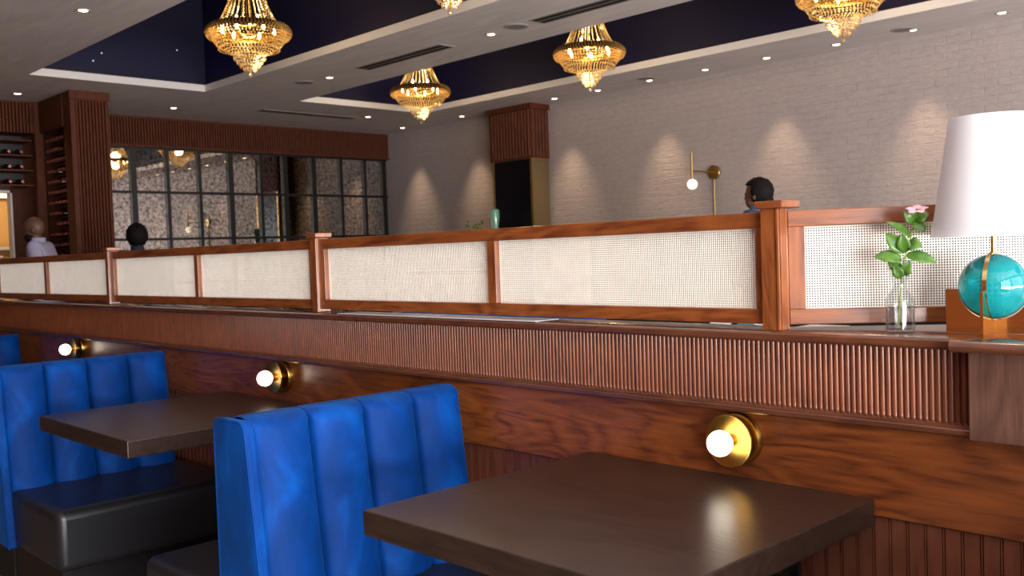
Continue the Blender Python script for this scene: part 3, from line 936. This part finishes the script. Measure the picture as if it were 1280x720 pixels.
# console with green glass and twigs left of it
t = thing('console_table', 'tall wooden console against the brick wall left of the pillar', 'console', (-9.9, 8.55, 0))
b = MB(); b.box((-10.7, 8.38, 1.02), (-8.95, 8.76, 1.07)); b.build('top', M['far_wood'], t, bevel=.004)
for xx in (-10.65, -9.02):
    for yy in (8.41, 8.69):
        b = MB(); b.box((xx, yy, 0), (xx+.04, yy+.04, 1.02)); b.build('leg', M['far_wood'], t)
gx, gy = -9.07, 8.55
b = MB(); b.lathe([(.001,0),(.05,0),(.055,.02),(.04,.25),(.045,.55),(.065,.70),(.060,.775),(.035,.79),(.001,.775)], (gx,gy,1.07), 24)
tag(b.build('glass_vase', M['green_glass'], origin=(gx,gy,1.07), smooth=50), 'pale green glass vase at the foot of the dark glass cabinet', 'vase')
t = thing('potted_plant', 'small dark twiggy plant in front of the brick wall, left of the pillar', 'plant', (-9.42, 8.55, 1.07))
b = MB(); b.lathe([(.001,0),(.09,0),(.11,.10),(.10,.38),(.09,.38),(.001,.34)], (-9.42,8.55,1.07), 24); b.build('pot', M['black_metal'], t, smooth=40)
for k in range(9):
    a = k*2.4; r_ = .03+.022*k
    tp = Vector((-9.42+r_*math.cos(a), 8.55+.5*r_*math.sin(a), 1.07+.52+.035*(k % 4)))
    b = MB(); b.tube([(-9.42,8.55,1.4), (-9.42+.4*r_*math.cos(a),8.55,1.50), tuple(tp)], .004, 6); st = b.build('stem', M['stem_green'], t)
    for j in range(3):
        q = tp + Vector((random.uniform(-.03,.03), random.uniform(-.03,.03), random.uniform(-.05,.02)))
        b = MB(); b.sphere(tuple(q), (.022,.010,.014), 8, 6); b.build('leaf', M['leaf'], st, smooth=80)

# brass wall lamp
wx, wz = -6.075, 2.105
t = thing('wall_lamp', 'slim brass wall lamp with rod arm and lit globe on the brick wall', 'wall light', (wx, WALLY, wz))
b = MB(); b.lathe([(.001,WALLY-.03),(.075,WALLY-.03),(.08,WALLY-.025),(.08,WALLY)], (wx,0,wz), 36, 'y'); b.build('back_plate', M['brass_dull'], t, smooth=35)
ay = WALLY-.44
b = MB(); b.tube([(wx,WALLY-.03,wz),(wx,ay,wz)], .010, 10); b.build('arm', M['brass_dull'], t, smooth=50)
b = MB(); b.tube([(wx,ay,wz-.09),(wx,ay,wz+.20)], .014, 12); b.build('rod', M['brass_dull'], t, smooth=50)
b = MB(); b.sphere((wx,ay,wz-.145), .056, 20, 14); b.build('globe', emit('globe_wall', (1,.86,.66), 1.6), t, smooth=80)
b = MB(); b.tube([(wx-.004,WALLY-.012,wz-.08),(wx-.004,WALLY-.012,.3)], .010, 10); b.build('cord_cover', M['brass_dull'], t, smooth=50)

# ------------------------------------------------------------------ the other side of the partition: banquette, counter, tableware
t = thing('banquette', 'blue upholstered banquette glimpsed under the middle cane screen', 'bench', (-2.9, 2.75, 0))
b = MB(); b.box((-3.45, 2.62, .0), (-2.3, 2.74, 1.037)); b.build('backrest', M['velvet'], t, bevel=.02, seg=3)
b = MB(); b.box((-3.45, 2.74, .0), (-2.3, 3.3, .46)); b.build('seat', M['leather'], t, bevel=.02, seg=3)
t = thing('banquette', 'long dark high-backed banquette, unseen, added to darken the holes of the cane weave', 'bench', (-3.0, 8.8, 0))  # dark mass added behind the cane so its holes read dark
b = MB(); b.box((-7.8, 8.95, 0), (2.6, WALLY-.04, 1.42)); b.build('backrest', M['leather'], t, bevel=.02, seg=3)
b = MB(); b.box((-7.8, 8.40, 0), (2.6, 8.95, .46)); b.build('seat', M['leather'], t, bevel=.02, seg=3)
b = MB(); b.box((-2.80, 1.868, 1.0953), (-1.835, 1.965, 1.0970)); tag(b.build('white_strip', M['china'], origin=(-2.3, 1.91, 1.0953)), 'long white strip lying on the ledge under the middle cane screen', 'strip')  # thin flat white strip on the ledge top
t = thing('service_counter', 'dark service counter behind the partition near the corner post', 'counter', (-1.75, 2.72, 0))
b = MB(); b.box((-2.15, 2.5, 0), (-1.15, 2.95, .90)); b.build('body', M['far_wood'], t)
b = MB(); b.box((-2.17, 2.47, .90), (-1.13, 2.97, .93)); b.build('top', M['black_metal'], t, bevel=.003)
def cup(label, x, y, mat, r=.035, h=.11):
    b = MB(); b.lathe([(.001,0),(r*.8,0),(r,h*.4),(r,h),(r*.92,h),(r*.9,h*.4),(.001,.01)], (x,y,.9301), 20)
    tag(b.build('cup', mat, origin=(x,y,.9301), smooth=40), label, 'cup', 'cups on the service counter')
cup('white cup under the cane screen, third left of the corner post', -1.72, 2.60, M['china'])
cup('teal cup under the cane screen, second left of the corner post', -1.63, 2.62, M['label_teal'])
cup('white cup under the cane screen, first left of the corner post', -1.565, 2.60, M['china'], .03)
b = MB(); b.box((-1.46, 2.55, .9301), (-1.33, 2.70, 1.035)); tag(b.build('napkin_box', M['china'], origin=(-1.40,2.62,.9301), bevel=.004), 'white box under the angled screen, just right of the corner post', 'box')

# ------------------------------------------------------------------ people
def skin_mesh(verts, edges, radii, sub=1):
    me = bpy.data.meshes.new('skeleton'); me.from_pydata(verts, edges, [])
    o = bpy.data.objects.new('skeleton', me); COL.objects.link(o)
    sk = o.modifiers.new('skin', 'SKIN')
    for i, r in enumerate(radii):
        rr = r if isinstance(r, tuple) else (r, r)
        me.skin_vertices[0].data[i].radius = rr
    me.skin_vertices[0].data[0].use_root = True
    s = o.modifiers.new('sub', 'SUBSURF'); s.levels = sub; s.render_levels = sub
    dg = bpy.context.evaluated_depsgraph_get(); ev = o.evaluated_get(dg)
    em = ev.to_mesh(); vs = [tuple(v.co) for v in em.vertices]; fs = [tuple(p.vertices) for p in em.polygons]
    ev.to_mesh_clear(); bpy.data.objects.remove(o); bpy.data.meshes.remove(me)
    return vs, fs
def person(label, loc, face, height, skin, shirt, hair_kind, beard=False, collar=None, lean=0.0):
    k = height/1.75
    rot = math.atan2(face[1], face[0]) + PI/2           # local -Y turns to 'face'
    t = thing('person', label, 'person', loc, rot)
    V = {}; vs = []; rs = []; ed = []
    def J(n, p, r, par=None):
        V[n] = len(vs); vs.append((p[0]*k, (p[1] - lean*max(0, p[2]-.95))*k, p[2]*k)); rs.append(tuple(q*k for q in r) if isinstance(r, tuple) else r*k)
        if par is not None: ed.append((V[par], V[n]))
    J('pel', (0,0,.95), (.145,.10)); J('spine', (0,.01,1.14), (.135,.09), 'pel'); J('chest', (0,.01,1.31), (.155,.105), 'spine')
    J('neckb', (0,.015,1.445), (.065,.06), 'chest'); J('neck', (0,.0,1.51), (.052,.052), 'neckb'); J('skull', (0,-.01,1.565), (.055,.06), 'neck')
    for s_, n in ((1,'l'),(-1,'r')):
        J('sh'+n, (s_*.175,.01,1.435), .055, 'chest'); J('el'+n, (s_*.235,.04,1.13), .042, 'sh'+n); J('wr'+n, (s_*.225,-.06,.90), .028, 'el'+n)
        J('pa'+n, (s_*.222,-.085,.83), (.024,.038), 'wr'+n)
        for q in range(4):
            y = -.117+.021*q; L = (.06,.07,.066,.052)[q]
            J('f%d%s' % (q,n), (s_*.222,y,.79), .0095, 'pa'+n); J('g%d%s' % (q,n), (s_*.214,y-.004,.79-L*.55), .0085, 'f%d%s' % (q,n)); J('h%d%s' % (q,n), (s_*.200,y-.004,.79-L), .0075, 'g%d%s' % (q,n))
        J('t0'+n, (s_*.205,-.125,.835), .011, 'pa'+n); J('t1'+n, (s_*.192,-.140,.795), .009, 't0'+n)
        J('hip'+n, (s_*.092,0,.88), .088, 'pel'); J('kn'+n, (s_*.10,-.01,.49), .055, 'hip'+n); J('an'+n, (s_*.105,.03,.09), .037, 'kn'+n); J('to'+n, (s_*.115,-.12,.04), (.035,.025), 'an'+n)
    bv, bf = skin_mesh(vs, ed, rs, 1)
    b = MB(); b.add(bv, bf)
    def hp(x, y, z):
        if z > 1.5: z -= .035
        return (x*k, (y-lean*(z-.95))*k, z*k)
    b.sphere(hp(0,.005,1.660), (.074*k,.094*k,.100*k), 24, 16)          # cranium
    b.sphere(hp(0,-.035,1.595), (.055*k,.058*k,.062*k), 20, 12)         # jaw
    b.sphere(hp(0,-.070,1.572), (.024*k,.020*k,.018*k), 12, 8)          # chin
    b.lathe([(.001,.030*k),(.008*k,.012*k),(.015*k,-.010*k),(.001,-.018*k)], hp(0,-.094,1.625), 10)   # nose
    b.sphere(hp(0,-.088,1.593), (.022*k,.008*k,.009*k), 10, 8)          # lips
    for s_ in (1,-1):
        b.sphere(hp(s_*.030,-.083,1.652), (.014*k,.010*k,.009*k), 10, 8) # eyelids
        b.sphere(hp(s_*.076,.012,1.632), (.012*k,.022*k,.032*k), 12, 8)  # ears
    o = b.build('body', skin, t, local=True, smooth=60)
    rm = o.modifiers.new('continuous', 'REMESH'); rm.mode = 'VOXEL'; rm.voxel_size = .009; rm.use_smooth_shade = True
    # shirt
    def sub(names, par, grow):
        nv, nr, ne, idx = [], [], [], {}
        for n in names:
            idx[n] = len(nv); nv.append(vs[V[n]]); r = rs[V[n]]; r = r if isinstance(r, tuple) else (r, r); nr.append((r[0]+grow, r[1]+grow))
        for a, c in par: ne.append((idx[a], idx[c]))
        return skin_mesh(nv, ne, nr, 2)
    sv, sf = sub(['chest','spine','pel','neckb','shl','ell','wrl','shr','elr','wrr'],
                 [('chest','spine'),('spine','pel'),('chest','neckb'),('chest','shl'),('shl','ell'),('ell','wrl'),('chest','shr'),('shr','elr'),('elr','wrr')], .020)
    b = MB(); b.add(sv, sf); so = b.build('shirt', shirt, t, local=True, smooth=80)
    b = MB(); b.lathe([(.060*k,-.03*k),(.070*k,-.02*k),(.064*k,.028*k),(.058*k,.03*k),(.058*k,-.03*k)], hp(0,.008,1.495), 24, closed=True); b.build('collar', collar or shirt, so, local=True, smooth=60)
    sv, sf = sub(['pel','hipl','knl','anl','hipr','knr','anr'], [('pel','hipl'),('hipl','knl'),('knl','anl'),('pel','hipr'),('hipr','knr'),('knr','anr')], .016)
    b = MB(); b.add(sv, sf); b.build('trousers', M['trouser'], t, local=True, smooth=80)
    for s_ in (1,-1):
        b = MB(); b.sphere((s_*.112*k,-.05*k,.040*k), (.045*k,.135*k,.040*k), 16, 10); b.build('shoe', M['shoe'], t, local=True, smooth=80)
    # hair
    if hair_kind:
        rx, ry, rz = {'curly': (.104,.122,.122), 'long': (.092,.118,.110), 'short': (.078,.099,.104)}[hair_kind]
        c = hp(0,.014,1.668); b = MB(); b.sphere(c, (rx*k,ry*k,rz*k), 32, 24)
        bm = bmesh.new(); me = b.mesh('tmp', []); bm.from_mesh(me)
        kill = []
        for v in bm.verts:
            d = Vector((v.co.x-c[0], v.co.y-c[1], v.co.z-c[2]))/k
            if (d.y < -.028 and d.z < .045) or (d.y < .045 and d.z < -.012 and hair_kind == 'short') or d.z < (-.11 if hair_kind == 'curly' else -.085): kill.append(v)
            else:
                f = 1 + (.10 if hair_kind == 'curly' else .05)*math.sin(v.co.x*120)*math.sin(v.co.y*110+v.co.z*140)
                v.co = Vector(c) + Vector((v.co.x-c[0], v.co.y-c[1], v.co.z-c[2]))*f
        bmesh.ops.delete(bm, geom=kill, context='VERTS')
        b = MB(); bm.verts.index_update(); b.add([tuple(v.co) for v in bm.verts], [tuple(v.index for v in f.verts) for f in bm.faces]); bm.free(); bpy.data.meshes.remove(me)
        o = b.build('hair', M['hair_black'], t, local=True, smooth=80)
        sd = o.modifiers.new('thick', 'SOLIDIFY'); sd.thickness = .014*k; sd.offset = -1
    if hair_kind == 'long':
        b = MB(); b.sphere(hp(0,.085,1.575), (.062*k,.048*k,.075*k), 20, 14); b.build('hair_bun', M['hair_black'], t, local=True, smooth=80)
    if beard:
        b = MB(); b.sphere(hp(0,-.048,1.565), (.062*k,.058*k,.052*k), 24, 16); b.build('beard', M['hair_black'], t, local=True, smooth=80)
    return t
person('person with dark tied hair and navy shirt in front of the brick wall', (-4.12, 6.8, 0), (-.95, -.12), 1.83, M['skin_brown'], M['shirt_navy'], 'long', False, M['shirt_blue'])
person('bearded person with shaved head in a pale lilac shirt at the lit doorway', (-10.12, 3.36, 0), (-.60, -.80), 1.835, M['skin_brown'], M['shirt_lilac'], None, True, None, .20)
person('dark silhouetted person seen from behind in front of the mirror wall', (-9.35, 3.93, 0), (-1, .35), 1.70, M['skin_dark'], M['shirt_dark'], 'curly', False, M['shirt_dark'])

# ------------------------------------------------------------------ light
def area(name, loc, rot, sx, sy, e, col):
    l = bpy.data.lights.new(name, 'AREA'); l.shape = 'RECTANGLE'; l.size = sx; l.size_y = sy; l.energy = e; l.color = col
    o = bpy.data.objects.new(name, l); COL.objects.link(o); o.location = loc; o.rotation_euler = rot
    return o
DAY = (.88, .94, 1.0)
# daylight in the window openings of the right wall (facing -X) 
for yc, wy, e in ((-.65, 3.1, 128), (2.75, 3.1, 70), (6.1, 3.0, 24)):
    area('daylight_right', (3.05, yc, 1.72), (0, PI/2, 0), 2.4, wy, e*1.7, DAY)
# added fill lamps tilted up in the window openings, to brighten the ceiling
for yc, wy, e in ((-.65, 3.1, 190), (2.75, 3.1, 215), (6.1, 3.0, 180)):
    area('ceiling_fill', (3.02, yc, .9), (0, PI/2+math.radians(38), 0), .7, wy, e*1.4, (1, .95, .91))
def spot(loc, e, ang=75, blend=.8, tilt=0, col=(1, .76, .50)):
    l = bpy.data.lights.new('downlight_beam', 'SPOT'); l.energy = e; l.color = col; l.spot_size = math.radians(ang); l.spot_blend = blend; l.shadow_soft_size = .035
    o = bpy.data.objects.new('downlight_beam', l); COL.objects.link(o); o.location = loc; o.rotation_euler = (tilt, 0, 0)
for i, x in enumerate(wallrow):
    if i in (1, 3, 5, 7, 8, 9): spot((x, 8.80, CEIL-.02), 76, 54, 1.0, math.radians(6), (1, .72, .44))
    else: spot((x, 8.85, CEIL-.02), 6, 70, .8, math.radians(-10))
for x, y in ((-7.315,2.755),(-11.183,3.467),(-11.27,5.271),(-10.671,7.75),(-8.562,5.741),(-6.101,5.786)):
    spot((x, y, CEIL-.02), 18, 95, .8)
# spots added above the tables for light; out of view, no fixtures
for x in (-1.3, -3.3): spot((x, 1.2, CEIL-.02), 12, 80, .8)
# blue cove light in the recesses
for R in (R1, R2):
    area('cove_light', (R[0]+.25, (R[2]+R[3])/2, CEIL+LIP+.02), (0, PI, 0), .2, 1.7, 1.5, (.10, .12, 1))
    area('cove_light', ((R[0]+R[1])/2, R[3]-.12, CEIL+LIP+.02), (0, PI, 0), 11.5, .15, 2.5, (.20, .12, 1))
# lamp inside the service room
l = bpy.data.lights.new('service_room_lamp', 'POINT'); l.energy = 60; l.color = (1, .80, .50); l.shadow_soft_size = .2
o = bpy.data.objects.new('service_room_lamp', l); COL.objects.link(o); o.location = (-13.2, 3.6, 2.7)

w = bpy.data.worlds.new('sky'); scene.world = w; w.use_nodes = True
w.node_tree.nodes['Background'].inputs[0].default_value = (.75, .86, 1, 1)
w.node_tree.nodes['Background'].inputs[1].default_value = .6

# ------------------------------------------------------------------ camera
f_px, yaw, pitch, roll = 1187.9959, -.799435849, -.0379287141, -.0348187224
fw = Vector((math.sin(yaw)*math.cos(pitch), math.cos(yaw)*math.cos(pitch), math.sin(pitch)))
r0 = Vector((math.cos(yaw), -math.sin(yaw), 0)); u0 = r0.cross(fw)
r_ = r0*math.cos(roll) + u0*math.sin(roll); u_ = -r0*math.sin(roll) + u0*math.cos(roll)
cam = bpy.data.cameras.new('camera'); co = bpy.data.objects.new('camera', cam); COL.objects.link(co)
mat = Matrix((r_, u_, -fw)).transposed().to_4x4(); mat.translation = (0, 0, 1.29)
co.matrix_world = mat
cam.sensor_width = 36; cam.lens = f_px/1280*36; cam.clip_start = .05; cam.clip_end = 100
cam.dof.use_dof = True; cam.dof.focus_distance = 2.35; cam.dof.aperture_fstop = 8.0
scene.camera = co
vs_ = scene.view_settings
vs_.view_transform = 'Standard'; vs_.look = 'None'; vs_.gamma = 1; vs_.use_curve_mapping = False; vs_.exposure = 0.16
c = scene.cycles
c.max_bounces = 10; c.transparent_max_bounces = 24; c.sample_clamp_indirect = 6; c.caustics_reflective = False; c.caustics_refractive = False
